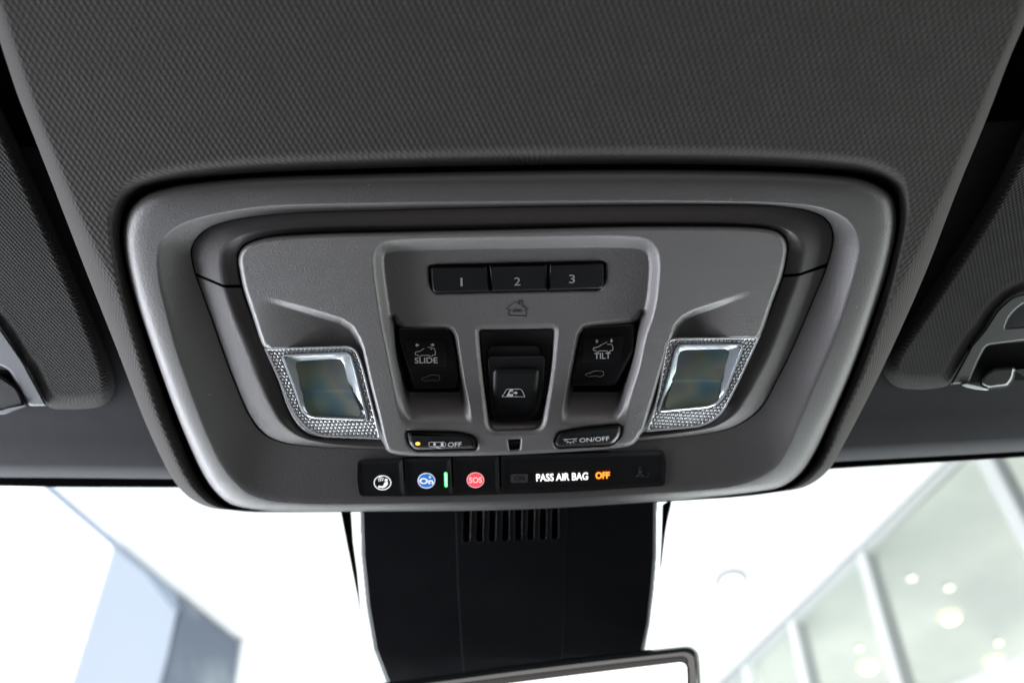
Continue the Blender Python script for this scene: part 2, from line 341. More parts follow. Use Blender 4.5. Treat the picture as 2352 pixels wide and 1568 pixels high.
rings = [(inset(c0, 4), -17.), (c0, -17.), (lip, -16.), (inset(lip, -4), -18.)]
tag(link('headliner_gap_shade', loft_mesh(rings), VOID, None), kind='structure')  # black ring laid in the groove as its shade
# roof board behind the visors, one sheet each side, and the front header strip
def flat(name, P, w, m, parent=None, plane=ROOF, thick=4, bev=0, **k):
    P = np.array(P, float); lv = [(0, -thick), (0, -bev), (bev * 1.5, 0)] if bev else [(0, -thick), (0, 0)]
    return slab(name, P, [(a, b + w) for a, b in lv], m, parent, plane, **k)
HEADD = HEADF
hl = spline(list(reversed([(-700,1092),(-300,1095),(0,1098.5),(189,1100),(396,1102.5),(760,1106),(1187,1100),(1600,1078),(1924,1059.7),(2352,1036),(2700,1015),(3000,998)])), 10, False)[::-1]
# the strip dips towards the glass, with a rolled front edge
rs = []
for dy, w in ((-760, -52), (-260, -46), (-90, -42), (-34, -38), (-24, -38.2), (-16, -39.5), (-9, -42.5), (-4, -46.5), (0, -52), (0, -66)):
    rs.append((hl + np.array([0, dy]), np.full(len(hl), float(w))))
ho = link('headliner_front', loft_mesh(rs, closed=False), HEADD, None, True, 70); tag(ho, kind='structure')
YR = ROOF.at([1187], [1040], [-70])[0][1]
rb = mesh([(-1.2, -.5, .07), (1.2, -.5, .07), (1.2, YR, .07), (-1.2, YR, .07)], [(0, 1, 2, 3)])
tag(link('roof_panel', rb, VOID, None, False), kind='structure')  # black sheet added over the lining to block light from above

# ------------------------------------------------------------------ overhead console
con = empty('overhead_console', ROOF.at([1187], [784], [0])[0], 'grey plastic overhead console with map lamps, roof switches and lit airbag strip', 'overhead console')
# bezel
L01 = dlen(c0, c1); L12 = dlen(c1, c2); wb0 = 5.5 + 4.5 * sm(930, 1130, c0[:, 1]); rings = [(c0, np.full(len(c0), -18.)), (c0, -wb0)]
for t in (.03, .07, .12, .18, .25, .33, .42, .52, .62, .72, .82, .91, .97):
    rings.append((lerp(c0, c1, t), 1.0 - wb0 * (.24 * (1 - t) ** 2 + .76 * (1 - t) ** 8) - .2 * t))
DEP = 7.5
for t in np.linspace(0, 1, 22):
    s = np.clip(t, 0, 1); r = .12
    # rounded knee, even slope, flattening a little into the seam
    g = (s * s / (2 * r)) / (1 - r / 2) if s < r else (s - r / 2) / (1 - r / 2)
    g = g - .10 * math.sin(math.pi * s) * (1 - s) * 0 + .06 * math.sin(math.pi * s)
    st = -0.03 + 1.03 * t
    P = c1 + (c2 - c1) * st if st > 0 else c1 + (c1 - c0) * st * .5
    rings.append((P, np.full(len(c0), .8 - DEP * g)))
rings.append((c2, np.full(len(c0), -16.)))
bez = link('bezel', loft_mesh(rings), PLAST, con, True, 50)
def wbez(x, y): return -6.7 + 7.3 * np.clip((np.asarray(y) - (1033 - (np.asarray(x) - 1187) * .03)) / 124, 0, 1)
# ring between bezel and panel, in a rear and a front piece with a seam at stations 9 and 27
def ringpiece(name, idx, shift0, shift1, m):
    def sub(c): return c[idx]
    a2, a3, a4 = sub(c2), sub(c3), sub(c4); a2 = lerp(a2, a3, .05); rr = [(a2, -12.), (a2, -7.2)]
    for t in (.06, .12, .2, .35, .5, .65, .8, .9): rr.append((lerp(a2, a3, t), -7.2 + 3.0 * t * (1.25 - .25 * t)))
    for t in (0, .12, .25, .4, .6, .8, 1): rr.append((lerp(a3, a4, t), -4.2 - 3.2 * (t * t * .6 + .4 * t)))
    rr.append((a4, -14.))
    o = link(name, loft_mesh(rr, closed=False), m, con, True, 60); return o
n36 = len(c2)
s9 = 9 * NS; s27 = 27 * NS
ringpiece('trim_ring', np.arange(s9 + 1, s27), 0, 0, PLAST2)
o = ringpiece('trim_ring', np.r_[np.arange(s27 + 1, n36), np.arange(0, s9)], 0, 0, PLAST2); o['label'] = 'rear part of the dark trim ring, ending at two seams'
slab('backing_plate', spline([tuple(p) for p in inset(c1[::NS], 12)], 4), [(0, -26), (0, -17.5)], VOID, con)

# ---- panel
PO = spline([(1187,527),(1435,521),(1600,520.5),(1700,522),(1755,526),(1783,533),(1800,548),(1806,567),(1804,590),(1795,633),(1773,694),(1747,768),(1705,845),(1676,912),(1654,945),(1626,963),(1580,976),(1484,989),(1472,996),(1464,1010),(1452,1020),(1438,1025),(1358,1033),(1263,1039),(1187,1043),(1091,1046),(948,1046),(905,1041),(890,1034),(881,1018),(873,1008),(773,1003),(719,998),(689,979),(664,940),(640,872),(614,800),(606,795),(580,722),(559,657),(552,620),(549,600),(553,580),(563,567),(578,558),(614,547),(706,539),(930,533)], 5)
ZL = [(500,640),(560,668),(595,682),(640,693),(700,710),(750,725),(785,736),(808,752),(822,775),(832,800),(850,880),(868,950),(886,1030),(800,1150),(500,1150)]
ZR = [(1860,640),(1780,655),(1721,671),(1658,694),(1594,716),(1569,729),(1552,748),(1541,780),(1521,842),(1500,915),(1477,992),(1470,1100),(1850,1100)]
RIN = spline([(883,585),(893,579),(931,575),(1216,569),(1455,569),(1480,575),(1489.7,590),(1489.7,650),(1480,713),(1461,771),(1448,834),(1429,898),(1421,939),(1407,985),(1187,1015),(953,985),(940,949),(927.7,882),(911.8,802),(899,739),(889.6,675),(881.7,612)], 4)
PLP = [(903,730),(909,742),(925,752),(963,755.6),(1020,756),(1034,760),(1041,772),(1048,818),(1058,882),(1067,923),(1076,968),(1010,985),(945,960),(940,949),(927,882),(912,802)]
PRP = [(1343,755),(1360,750.5),(1407,746),(1450,741),(1464,734),(1476,718),(1462,771),(1449,834),(1430,898),(1421,939),(1412,960),(1360,984),(1296,968),(1303,930),(1312,882),(1324,818),(1333,770)]
PCP = rounded([(1099,756.5),(1274,753.5),(1268,834),(1258,898),(1243,986),(1124,990),(1112,882),(1104,818)], [9, 9, 60, 60, 22, 22, 60, 60])
HOL = rounded([(984,608),(1391,599),(1391,645),(1380,666),(996,674),(985,650)], [10, 10, 10, 10, 10, 10])
BOFF = rounded(R4([(1850,762),(2240,768),(2350,800),(2375,900),(1910,912),(1865,860)]), [8, 22, 12, 9, 14, 14])
BON = rounded(R5([(62,768),(210,740),(525,708),(520,800),(470,862),(430,874),(50,892),(22,850)]), [9, 20, 12, 12, 8, 8, 8, 8])
SEN = rounded(R6([(1142,14),(1236,8),(1228,84),(1155,90)]), 3)
LOL = rounded(R4([(824,168),(1480,150),(1535,280),(1672,826),(1190,806),(1040,670),(900,330)]), [1, 22, 30, 2, 40, 60, 60])
LOR = rounded(R5([(845,95),(1490,86),(1528,68),(1350,450),(1245,650),(1110,735),(695,772),(775,530)]), [22, 6, 1, 50, 40, 40, 2, 60])
def hpanel(X, Y):
    d = -sdf(PO, X, Y); t = np.clip(d / 9, 0, 1)
    h = 0.0 - 2.6 * (1 - np.sqrt(np.maximum(0, 1 - (1 - t) ** 2)))
    # zones round the lamps
    aL = sm(590, 790, X); aR = sm(1735, 1560, X)
    h = h - 5 * aL * sm(6, -9, sdf(ZL, X, Y)) - 5 * aR * sm(6, -9, sdf(ZR, X, Y))
    # basin
    dr = sdf(RIN, X, Y); fade = 1 - sm(880, 990, Y)
    h = h - 6.0 * fade * sm(27, -3, dr) + .35 * sm(10, 0, np.abs(Y - 1043)) * 0
    # switch wells, deep at the rear, running out at the front
    for P in (PLP, PRP):
        dd = sdf(P, X, Y); fl = 13 * (1 - sm(880, 975, Y)) + 0.6 * (1 - sm(960, 990, Y))
        h = h - fl * sm(11, -9, dd)
    dd = sdf(PCP, X, Y); h = h - (13 - 7 * sm(950, 985, Y)) * sm(2, -5, dd) - 1.0 * sm(12, 0, dd)
    for P, dp in ((HOL, 7), (BOFF, 6), (BON, 6), (SEN, 5)):
        q = sdf(P, X, Y); h = h - dp * sm(.8, -3, q) - .5 * sm(5, 0, q)
    for P in (LOL, LOR): h = h - 7 * sm(.5, -3, sdf(P, X, Y))
    h = np.where(d < 0, -2.6 - 12 * np.clip(-d / 3, 0, 1), h)
    return h
field('panel', (540, 512, 1816, 1056), 1.5, lambda X, Y: sdf(PO, X, Y) < 4, hpanel, PLASTP, con)

# ---- map lamps
def lamp(LO, WN, DK, sk, bary, lab):
    dkc = spline(DK, 4) if False else rounded(DK, 14)
    def keep(X, Y): return (sdf(LO, X, Y) < .6) & (sdf(WN, X, Y) > -1.5)
    def h(X, Y):
        px, py = 9.6, 7.6
        u = (X - sk * (Y - 900)) ; v = Y + bary * (X - 700)
        row = np.floor(v / py); fx = np.mod(u / px + .5 * np.mod(row, 2), 1) - .5; fy = np.mod(v / py, 1) - .5
        pyr = 1 - 2 * np.maximum(np.abs(fx), np.abs(fy))
        e = sdf(LO, X, Y); wn = sdf(WN, X, Y)
        lip = sm(-5.5, -3.5, e) ; base = -2.4 - .5 * sm(8, 0, wn)
        return base + 0.9 * pyr * (1 - lip) * sm(0, 3, wn) + lip * 1.0
    pr = field('lamp_lens', (min(LO[:, 0]) - 2, min(LO[:, 1]) - 2, max(LO[:, 0]) + 2, max(LO[:, 1]) + 2), .8, keep, h, PRISM, con, smooth=False)
    pr['label'] = lab
    # rim of the window: raised clear band sloping in to the reflector
    w1 = inset(WN, -1.5)
    slab_r = [(w1, -5.), (w1, -2.0), (WN, -1.2), (inset(WN, 3), -1.1), (inset(WN, 4.5), -1.6)]
    nk = len(WN)
    def res(P):
        s = np.r_[0, np.cumsum(np.linalg.norm(np.roll(P, -1, 0) - P, axis=1))]; Q = np.vstack([P, P[:1]]); t = np.linspace(0, s[-1], nk, endpoint=False)
        return np.stack([np.interp(t, s, Q[:, 0]), np.interp(t, s, Q[:, 1])], 1)
    w4 = inset(WN, 4.5); a = res(w4); b = res(dkc)
    k = np.argmin([np.linalg.norm(b[i] - a[0]) for i in range(nk)]); b = np.roll(b, -k, 0)
    rr = [(res(np.roll(p, 0, 0)) if False else p, w) for p, w in slab_r]
    link('lens_rim', loft_mesh(rr), RIM, pr, True, 30)
    rr2 = [(a, -2.0)] + [(lerp(a, b, t), -1.9 - 1.5 * t ** .8) for t in (.25, .5, .75, 1)]
    link('reflector_wall', loft_mesh(rr2), RIM2, pr, True, 30)
    cy = np.mean(dkc[:, 1])
    def hr(X, Y): return -3.4 + np.where(Y < cy + 4, -.03 * (cy + 4 - Y), .022 * (Y - cy - 4) - .45 * np.minimum(1, (Y - cy - 4) / 7)) + 1.1 * ((X - np.mean(dkc[:, 0])) / 70) ** 2
    field('reflector', (min(dkc[:, 0]) - 3, min(dkc[:, 1]) - 3, max(dkc[:, 0]) + 3, max(dkc[:, 1]) + 3), 2.5, lambda X, Y: sdf(dkc, X, Y) < 2.5, hr, REFL, pr)
    pn = field('lens_pane', (min(WN[:, 0]), min(WN[:, 1]), max(WN[:, 0]), max(WN[:, 1])), 3, lambda X, Y: sdf(WN, X, Y) < -2.5, lambda X, Y: -1.35 + 1.1 * sm(0, 50, -sdf(WN, X, Y)), LENSG, pr)
RIM2 = mat('lamp_reflector_wall', (.36, .38, .41), .20, .25, .55)
LENSG = thin_glass('lamp_clear_pane', (.96, .98, .98), .05, .04, 0)
WNL = rounded(R4([(945,215),(1450,194),(1480,300),(1582,690),(1110,672),(1050,480)]), [12, 18, 20, 14, 36, 30])
DKL = R4([(1040,262),(1392,240),(1440,440),(1535,655),(1150,650),(1110,480)])
WNR = rounded(R5([(915,140),(1410,136),(1330,340),(1230,590),(775,632),(850,400)]), [18, 16, 30, 36, 12, 30])
DKR = R5([(935,180),(1310,172),(1240,370),(1200,570),(825,606),(900,390)])
lamp(LOL, WNL, DKL, .28, .03, 'left map lamp with prism-patterned surround')
lamp(LOR, WNR, DKR, -.30, -.06, 'right map lamp with prism-patterned surround')

# ---- garage opener buttons 1 2 3
hb = [rounded([(988,612),(1119,609),(1127,670.5),(993,674)], [9, 2, 2, 12]),
      rounded([(1121.5,608.5),(1258,605.5),(1257,667.5),(1129.5,670.5)], 2),
      rounded([(1261,605.5),(1388,602),(1388,664),(1259,667.5)], [2, 10, 13, 2])]
digs = [[(1057.5,638),(1062.5,638),(1062.5,657),(1057.5,657)], [(1181,637),(1195,637),(1195,655.5),(1181,655.5)], [(1307,631),(1320.5,630.5),(1320.5,650),(1307,650.5)]]
for P, s, q in zip(hb, '123', digs):
    b = slab('opener_button', P, [(0, -13), (0, -6.9), (1.0, -6.1), (3.2, -5.4), (4.2, -5.2)], BLACK, con, angle=35); b['label'] = 'black garage opener button marked ' + s
    link('numeral', text_mesh(s, q, -5.0), PRINTD, b, False)
# house symbol: engraving shade and lit edges painted as dark and pale strokes
eng_shade = mat('groove_shade', (.006, .006, .007), .7)  # dark colour paints the shade inside the grooves
hs = []
H = lambda pts: R2(pts)
hs += stroke(H([(1145,612),(1130,608),(1200,556),(1226,575),(1226,548),(1246,548),(1246,588),(1285,608),(1272,614),(1272,660),(1148,655),(1150,612)]), 1.5)
hs += [R2([(1170,622),(1190,610),(1225,610),(1245,622),(1240,628),(1172,628)])]
link('garage_symbol', join_polys(hs, -5.85 , thick=.6), eng_shade, con, False)
hl2 = stroke([(x + 1.3, y + 1.6) for x, y in H([(1145,612),(1130,608),(1200,556),(1226,575)])], .9) + stroke([(x - 1.5, y + 1.6) for x, y in H([(1285,608),(1272,614),(1272,660),(1148,655)])], .9)  # pale strokes paint the lit side of the grooves
o = link('garage_symbol', join_polys(hl2, -5.9, thick=.5), PRINTD, con, False); o['label'] = 'painted highlight along the grooves of the garage symbol'

# ---- rocker switches
def car(x0, y0, sx, sy, var=None):
    """side view of an estate car in a 150 x 60 box"""
    T = lambda pts: [(x0 + a * sx, y0 + b * sy) for a, b in pts]
    out = []; wh = lambda cx: ell(cx, 54, 13, 10, 7, 0, -180)
    bodyL = [(22, 54), (4, 52), (1, 38), (6, 32), (36, 26)]
    out.append(T(bodyL + [(66, 6)])); out.append(T([(128, 54), (146, 52), (148, 30), (140, 8), (134, 4)]))
    out.append(T([(48, 56), (102, 56)]))
    out.append(T([(x, 108 - y) for x, y in ell(35, 54, 13, 10, 7, 180, 360)])); out.append(T([(x, 108 - y) for x, y in ell(115, 54, 13, 10, 7, 180, 360)]))
    if var == 'slide': out += [T([(134, 4), (118, 6)]), T([(92, -2), (118, -3)]), T([(112, 6), (122, 14)])]
    elif var == 'tilt': out += [T([(134, 4), (106, 4)]), T([(74, 2), (84, -3)]), T([(90, -7), (102, -13)])]
    else: out += [T([(66, 6), (80, 2), (134, 4)])]
    return out
def arrow(cx, cy, s, ang):
    c, n = math.cos(math.radians(ang)), math.sin(math.radians(ang))
    pts = [(1, 0), (0, -.9), (0, -.35), (-.9, -.35), (-.9, .35), (0, .35), (0, .9)]
    return [(cx + s * (a * c - b * n), cy + s * (a * n + b * c)) for a, b in pts]
def wrock(x, y):
    y = np.asarray(y, float); return np.where(y < 840, -12.0 + 5.0 * (y - 757) / 83, -7.0 - 4.2 * (y - 840) / 52)
def rocker(body, plate, lab, txt, tq, c1a, c2a, arr):
    P = rounded(R2(body), 9)
    b = slab('roof_switch', P, [(0, -16), (0, -1.2), (2, -.4), (6, 0)], BLACK, con, wf=wrock); b['label'] = lab
    # split the long face at the ridge with a raised label plate
    slab('label_plate', rounded(R2(plate), 3.5), [(0, -1), (0, .5), (.7, .8)], PAD, b, wf=wrock)
    ic = []
    for p in car(*c1a): ic += stroke(R2(p), 1.3)
    for a in arr: ic.append(R2(a))
    link('symbol', join_polys(ic, lambda x, y: wrock(x, y) + 1.05), PRINT, b, False)
    link('lettering', text_mesh(txt, R2(tq), lambda x, y: wrock(x, y) + 1.1, bold=.012), PRINT, b, False)
    ic = []
    for p in car(*c2a): ic += stroke(R2(p), 1.0)
    link('symbol', join_polys(ic, lambda x, y: wrock(x, y) + .35), PRINTD, b, False)
rocker([(340,735),(725,735),(762,900),(788,1150),(765,1178),(455,1186),(425,1060),(352,840)], [(392,832),(700,832),(700,1018),(428,1022)], 'black switch marked SLIDE for the sunroof',
       'SLIDE', [(468,958),(633,956),(634,998),(468,1000)], (470, 886, 1.0, 1.0, 'slide'), (516, 1082, .9, .72), [arrow(486, 868, 15, 180), arrow(597, 866, 15, 0)])
rocker([(1680,725),(2062,705),(2058,900),(1935,1140),(1905,1160),(1600,1162),(1596,1130),(1650,880)], [(1690,815),(1990,800),(1955,985),(1678,990)], 'black switch marked TILT for the sunroof',
       'TILT', [(1768,925),(1885,922),(1885,966),(1768,968)], (1758, 858, .98, .92, 'tilt'), (1703, 1052, .9, .70), [arrow(1786, 840, 14, -90), arrow(1892, 836, 14, 90)])
# ---- sunshade switch
well = slab('switch_well', inset(PCP, 3.5)[:], [(0, -18), (0, -12.2)], mat('dark_brown_well', (.012, .0095, .0095), .5), con)
slab('well_step', rounded(R2([(1000,885),(1030,872),(1340,870),(1375,885),(1390,960),(985,965)]), 7), [(0, -12), (0, -10.4), (2, -9.8)], mat('well_step_plastic', (.010, .008, .008), .45), well)
sw = slab('sunshade_switch', rounded(R2([(985,945),(1425,940),(1410,1200),(1365,1395),(1250,1418),(1030,1418),(1000,1300)]), [12, 12, 30, 26, 20, 18, 30]), [(0, -14), (0, -9.6), (2, -8.4), (6, -7.6)], BLACK, con)
slab('pad', rounded(R2([(1035,1040),(1372,1040),(1352,1250),(1310,1385),(1050,1392),(1030,1250)]), [14, 14, 40, 26, 14, 30]), [(0, -8.5), (0, -7.2), (3, -6.5), (8, -6.1), (12, -6.0)], PAD, sw)
ic = stroke(R2([(1100,1241),(1134,1187),(1150,1186),(1232,1186),(1245,1195),(1265,1241)]), 1.2, True)
ic += [R2([(1128,1241),(1158,1187),(1180,1187),(1180,1241)])]
link('symbol', join_polys(ic, -5.8), PRINT, sw, False)
ic = [R2([(1152,1213),(1168,1200),(1168,1208),(1182,1208),(1182,1218),(1168,1218),(1168,1226)])]
link('symbol', join_polys(ic, -5.6), BLACK, sw, False)
ic = [R2([(1214,1213),(1198,1200),(1198,1208),(1184,1208),(1184,1218),(1198,1218),(1198,1226)])]
link('symbol', join_polys(ic, -5.6), PRINT, sw, False)
# ---- two lower buttons
def wlow(x, y): return np.full(len(np.atleast_1d(x)), 0.0)
b = slab('door_lamp_button', inset(BOFF, 2.2), [(0, -5), (0, -1.3), (1.5, .2), (3, .8), (9, 1.25)], BLACK, con, angle=30); b['label'] = 'black lower button marked OFF with a small amber lamp'
link('indicator_lamp', join_polys([ell(959.5, 1018.5, 5.6, 4.0)], 1.45), ALIT, b, False)
link('lettering', text_mesh('OFF', R6([(710,33),(808,30),(806,65),(708,67)]), 1.5, bold=.006), PRINT, b, False)
ic = stroke([tuple(p) for p in rounded(R6([(570,32),(692,32),(692,62),(574,64)]), 3, 3)], 1.3, True) + [ell(*R6([(612,47)])[0], 3.2, 3.6, 12), R6([(656,38),(676,36),(676,60),(658,60)]), R6([(618,66),(658,73),(655,80),(622,72)])]
link('symbol', join_polys(ic, 1.5), PRINT, b, False)
b = slab('cabin_lamp_button', inset(BON, 2.2), [(0, -5), (0, -1.3), (1.5, .2), (3, .8), (8, 1.25)], BLACK, con, angle=30); b['label'] = 'black lower button marked ON/OFF with a lamp symbol'
link('lettering', text_mesh('ON/OFF', R5([(213,818),(428,802),(430,834),(214,848)]), 1.5, bold=.006), PRINT, b, False)
ic = stroke(R5([(96,826),(198,820)]), 1.2) + stroke(R5(ell(148, 823, 30, 24, 10, 175, 5)), 1.2)
for a in (25, 55, 90, 125, 155):
    ca, sa = math.cos(math.radians(a)), math.sin(math.radians(a)); ic += stroke(R5([(148 + 36 * ca, 823 + 26 * sa), (148 + 48 * ca, 823 + 36 * sa)]), 1.1)
link('symbol', join_polys(ic, 1.5), PRINT, b, False)
slab('light_sensor', inset(SEN, 1.5), [(0, -6), (0, -3.2), (1.5, -2.8)], GLOSSB, con)

# ---- lower strip
BAR = rounded([(818,1053.5),(1525,1032),(1533,1060),(1531,1118),(1280,1134),(931,1143.5),(822,1142.5),(816,1100)], [14, 12, 10, 14, 40, 40, 14, 10])
slab('strip_gap_shade', inset(BAR, -2.2), [(0, -1), (0, .15), (1.2, .35)], VOID, con, wf=wbez)  # black ring painted as the shaded groove round the strip
secs = [('telematics_button', rounded([(820,1055.5),(925,1052.6),(930.5,1140.2),(824,1140),(819,1100)], [13, 1.5, 1.5, 13, 8]), 'black button with a white seated-person call symbol'),
        ('telematics_button', rounded([(928,1052.5),(1036,1049.5),(1041,1138.5),(933.5,1140.2)], 1.5), 'black button with a round blue badge and a green lamp'),
        ('telematics_button', rounded([(1039,1049.4),(1146,1046.2),(1148.5,1135.4),(1044,1138.4)], 1.5), 'black button with a round red SOS badge'),
        ('airbag_display', rounded([(1150,1046),(1524,1034),(1531,1062),(1529,1116.5),(1280,1131.5),(1152,1135)], [1.5, 12, 8, 13, 40, 1.5]), 'black display strip reading PASS AIR BAG OFF')]
so = []
for nm, P, lab in secs:
    o = slab(nm, P, [(0, -1), (0, .9), (.9, 1.5), (9, 1.1), (11, 1.0)], BLACK, con, wf=wbez, angle=30); o['label'] = lab; so.append(o)
wt = lambda x, y: wbez(x, y) + 1.35
wt2 = lambda x, y: wbez(x, y) + 1.5
wt3 = lambda x, y: wbez(x, y) + 1.65
def ringp(cx, cy, rx, ry, wd): 
    P = ell(cx, cy, rx, ry, 40); return stroke(P, wd, True)
E = lambda p: R6([p])[0]
cx, cy = E((235, 325)); ic = ringp(cx, cy, 19.2, 16.0, 1.9)
ic += [ell(*E((262, 306)), 3.8, 3.3, 14)]
ic += [R6([(248,322),(272,318),(274,336),(262,352),(240,364),(206,360),(202,350),(210,346),(232,350),(244,342)])]
for k in range(3): ic += stroke(R6(ell(262, 306, 26 + k * 14, 20 + k * 10, 7, 165, 225)), 1.5)
link('symbol', join_polys(ic, wt), WPRINT, so[0], False)
cx, cy = E((553, 310)); link('badge_rim', join_polys([ell(cx, cy, 20.2, 17.8, 40)], wt), WPRINT, so[1], False)
link('badge', join_polys([ell(cx, cy, 18.4, 16.0, 40)], wt2), BLIT, so[1], False)
link('lettering', join_meshes([text_mesh('On', R6([(502,290),(603,294),(603,335),(502,334)]), wt3, bold=.03), join_polys([[(E((578, 284))[0] + (4.0 if k % 2 == 0 else 1.6) * math.sin(k * math.pi / 5), E((578, 284))[1] - (3.6 if k % 2 == 0 else 1.4) * math.cos(k * math.pi / 5)) for k in range(10)]], wt3)]), WPRINT, so[1], False)
gp = rounded(R6([(680,250),(704,250),(706,356),(685,357)]), 3.5)
link('indicator_lamp', join_polys([gp], wt), GLIT, so[1], False); link('indicator_lamp_core', join_polys([inset(gp, 2.1)], wt2), GLIT2, so[1], False)
cx, cy = E((908, 306)); link('badge_rim', join_polys([ell(cx, cy, 20.2, 17.8, 40)], wt), mat('pale_pink_print', (.8, .5, .5), .5, emis=(1, .65, .65), es=.5), so[2], False)
link('badge', join_polys([ell(cx, cy, 18.6, 16.2, 40)], wt2), RLIT, so[2], False)
link('lettering', text_mesh('SOS', R6([(862,286),(955,284),(956,326),(863,328)]), wt3, bold=.015), mat('pink_print', (.9, .6, .6), .5, emis=(1, .7, .7), es=.6), so[2], False)
dim = mat('unlit_legend', (.028, .027, .027), .6)
link('legend_box', join_polys([rounded(R6([(1163,263),(1288,260),(1288,322),(1163,325)]), 5)], wt), dim, so[3], False)
link('lettering', text_mesh('ON', R6([(1187,276),(1260,274),(1260,311),(1187,313)]), wt2, bold=.005), PAD, so[3], False)
link('lettering', text_mesh('PASS AIR BAG', R6([(1347,262),(1722,250),(1722,304),(1349,316)]), wt2, bold=.018), WLIT, so[3], False)
link('lettering', text_mesh('OFF', R6([(1774,246),(1883,242),(1881,297),(1775,301)]), wt, bold=.06), OLIT2, so[3], False)
link('lettering', text_mesh('OFF', R6([(1778,250),(1879,246),(1877,293),(1779,297)]), wt3, bold=.022), OLIT, so[3], False)
ic = [ell(*E((2098, 216)), 3.0, 2.9, 12), R6([(2084,232),(2112,232),(2116,240),(2110,262),(2088,262),(2080,240)]), R6([(2072,266),(2124,266),(2130,284),(2118,284),(2108,276),(2090,276),(2080,286),(2066,286)])]
link('lettering', text_mesh('2', R6([(2143,252),(2168,250),(2168,284),(2143,286)]), wt), mat('unlit_numeral', (.014, .014, .014), .6), so[3], False)
dim2 = mat('unlit_legend_dark', (.014, .014, .014), .6)
link('symbol', join_polys(ic, wt), dim2, so[3], False)

# ------------------------------------------------------------------ sun visors with their brackets and clips
def visor(outline, w, lab, roll=34):
    P = spline(outline, 8); c = P.mean(0)
    e = empty('sun_visor', ROOF.at([c[0]], [c[1]], [w])[0], lab, 'sun visor', 'sun visors either side of the console')
    lv = [(0, w - 26), (0, w - 15)]
    for k in range(1, 9): a = k / 8 * math.pi / 2; lv.append((roll * (1 - math.cos(a)), w - 15 + 15 * math.sin(a)))
    slab('board', P, lv, VISF, e, angle=60); return e
VW = -26
vl = visor([(52,836),(64,848),(88,900),(103,926),(119,937),(154,939.5),(200,938),(226,934),(248,922),(262,898),(263,872),(250,820),(215,728),(165,610),(100,462),(34,316),(-60,120),(-130,-60),(-400,-100),(-650,100),(-650,500),(-500,560),(-250,600),(-60,690),(10,770)], VW, 'dark knit sun visor left of the console, grey bracket at its corner')
vr = visor([(2030,852),(2041,875),(2063,889),(2100,894),(2145,892),(2177,884),(2196,858),(2231,796),(2262,757),(2292,713),(2327,681),(2400,660),(2700,640),(3000,600),(3000,0),(2750,-150),(2520,-120),(2440,60),(2370,250),(2280,440),(2180,600),(2090,735),(2045,805)], VW, 'dark knit sun visor right of the console, with dark looped bracket')
VB = VW + 1.5
o = slab('bracket', rounded([(-60,700),(0,753),(54,832),(109,932),(68,933),(58,918),(22,850),(0,839),(-60,836)], [3, 10, 6, 4, 8, 10, 16, 8, 3]), [(0, VB - 8), (0, VB - 1.5), (1.5, VB - .4), (4, VB)], CLIPM, vl)
BR = mat('dark_bracket_plastic', (.018, .020, .021), .45, 0, .3)
o = slab('bracket', rounded(RW([(920,598),(1000,505),(1085,372),(1170,296),(1300,262),(1500,262),(1500,325),(1250,330),(1185,385),(1150,430),(1128,490),(1250,480),(1500,470),(1500,560),(1250,567),(1012,597),(965,685),(905,832),(782,845)]), [3, 14, 14, 14, 20, 3, 3, 14, 8, 8, 5, 10, 3, 3, 10, 12, 10, 4, 4]), [(0, VB - 8), (0, VB - 1.5), (1.5, VB - .4), (4, VB)], BR, vr)
slab('recess_shade', RW([(900,600),(1500,560),(1500,800),(880,835)]), [(0, VB - 10), (0, VB - 6)], VOID, vr)  # black sheets stand for the shade in the bracket openings
slab('recess_shade', [(-80,835),(20,850),(64,928),(-80,940)], [(0, VB - 10), (0, VB - 6)], VOID, vl)
def clip(P, loc, lab):
    e = empty('visor_clip', loc, lab, 'visor clip', 'clips holding the sun visors')
    slab('clip_body', P, [(0, VB - 12), (0, VB - 3), (2, VB - .5), (5, VB + .8), (9, VB + 1.3)], CLIPD, e, angle=50); return e
cl = clip(rounded([(-90,868),(0,858),(42,886),(62,930),(34,941),(12,952),(-90,950)], [4, 12, 16, 8, 12, 8, 4]), ROOF.at([-20], [905], [VB])[0], 'dark curved clip under the left visor bracket at the photo edge')
slab('clip_shine', rounded([(-90,944),(0,942),(20,936),(58,929),(62,932),(36,941),(12,951),(-90,955)], 3), [(0, VB - 3), (0, VB + 1.4), (1.2, VB + 1.9)], CLIPM, cl)  # paler strip added for the curved highlight on the clip
cr = clip(rounded(RW([(985,772),(1062,730),(1185,724),(1202,745),(1188,810),(1150,862),(1020,878),(965,850)]), [14, 12, 5, 5, 8, 8, 10, 10]), ROOF.at([2290], [868], [VB])[0], 'dark hooked clip beside the right visor bracket with a painted shine along its lower edge')
CR2 = mat('clip_shine_white', (.55, .57, .58), .22, .2)
slab('clip_shine', rounded(RW([(850,842),(885,836),(960,850),(1000,862),(1030,872),(1020,880),(950,874),(880,858)]), 4), [(0, VB - 3), (0, VB + .6), (1.5, VB + 1.4)], CR2, cr)  # pale strip added for the white shine on dark plastic
slab('clip_arm', rounded(RW([(1190,748),(1248,742),(1500,740),(1500,800),(1248,790),(1200,765)]), 3), [(0, VB - 6), (0, VB - 1), (1, VB - .5)], CLIPD, cr)

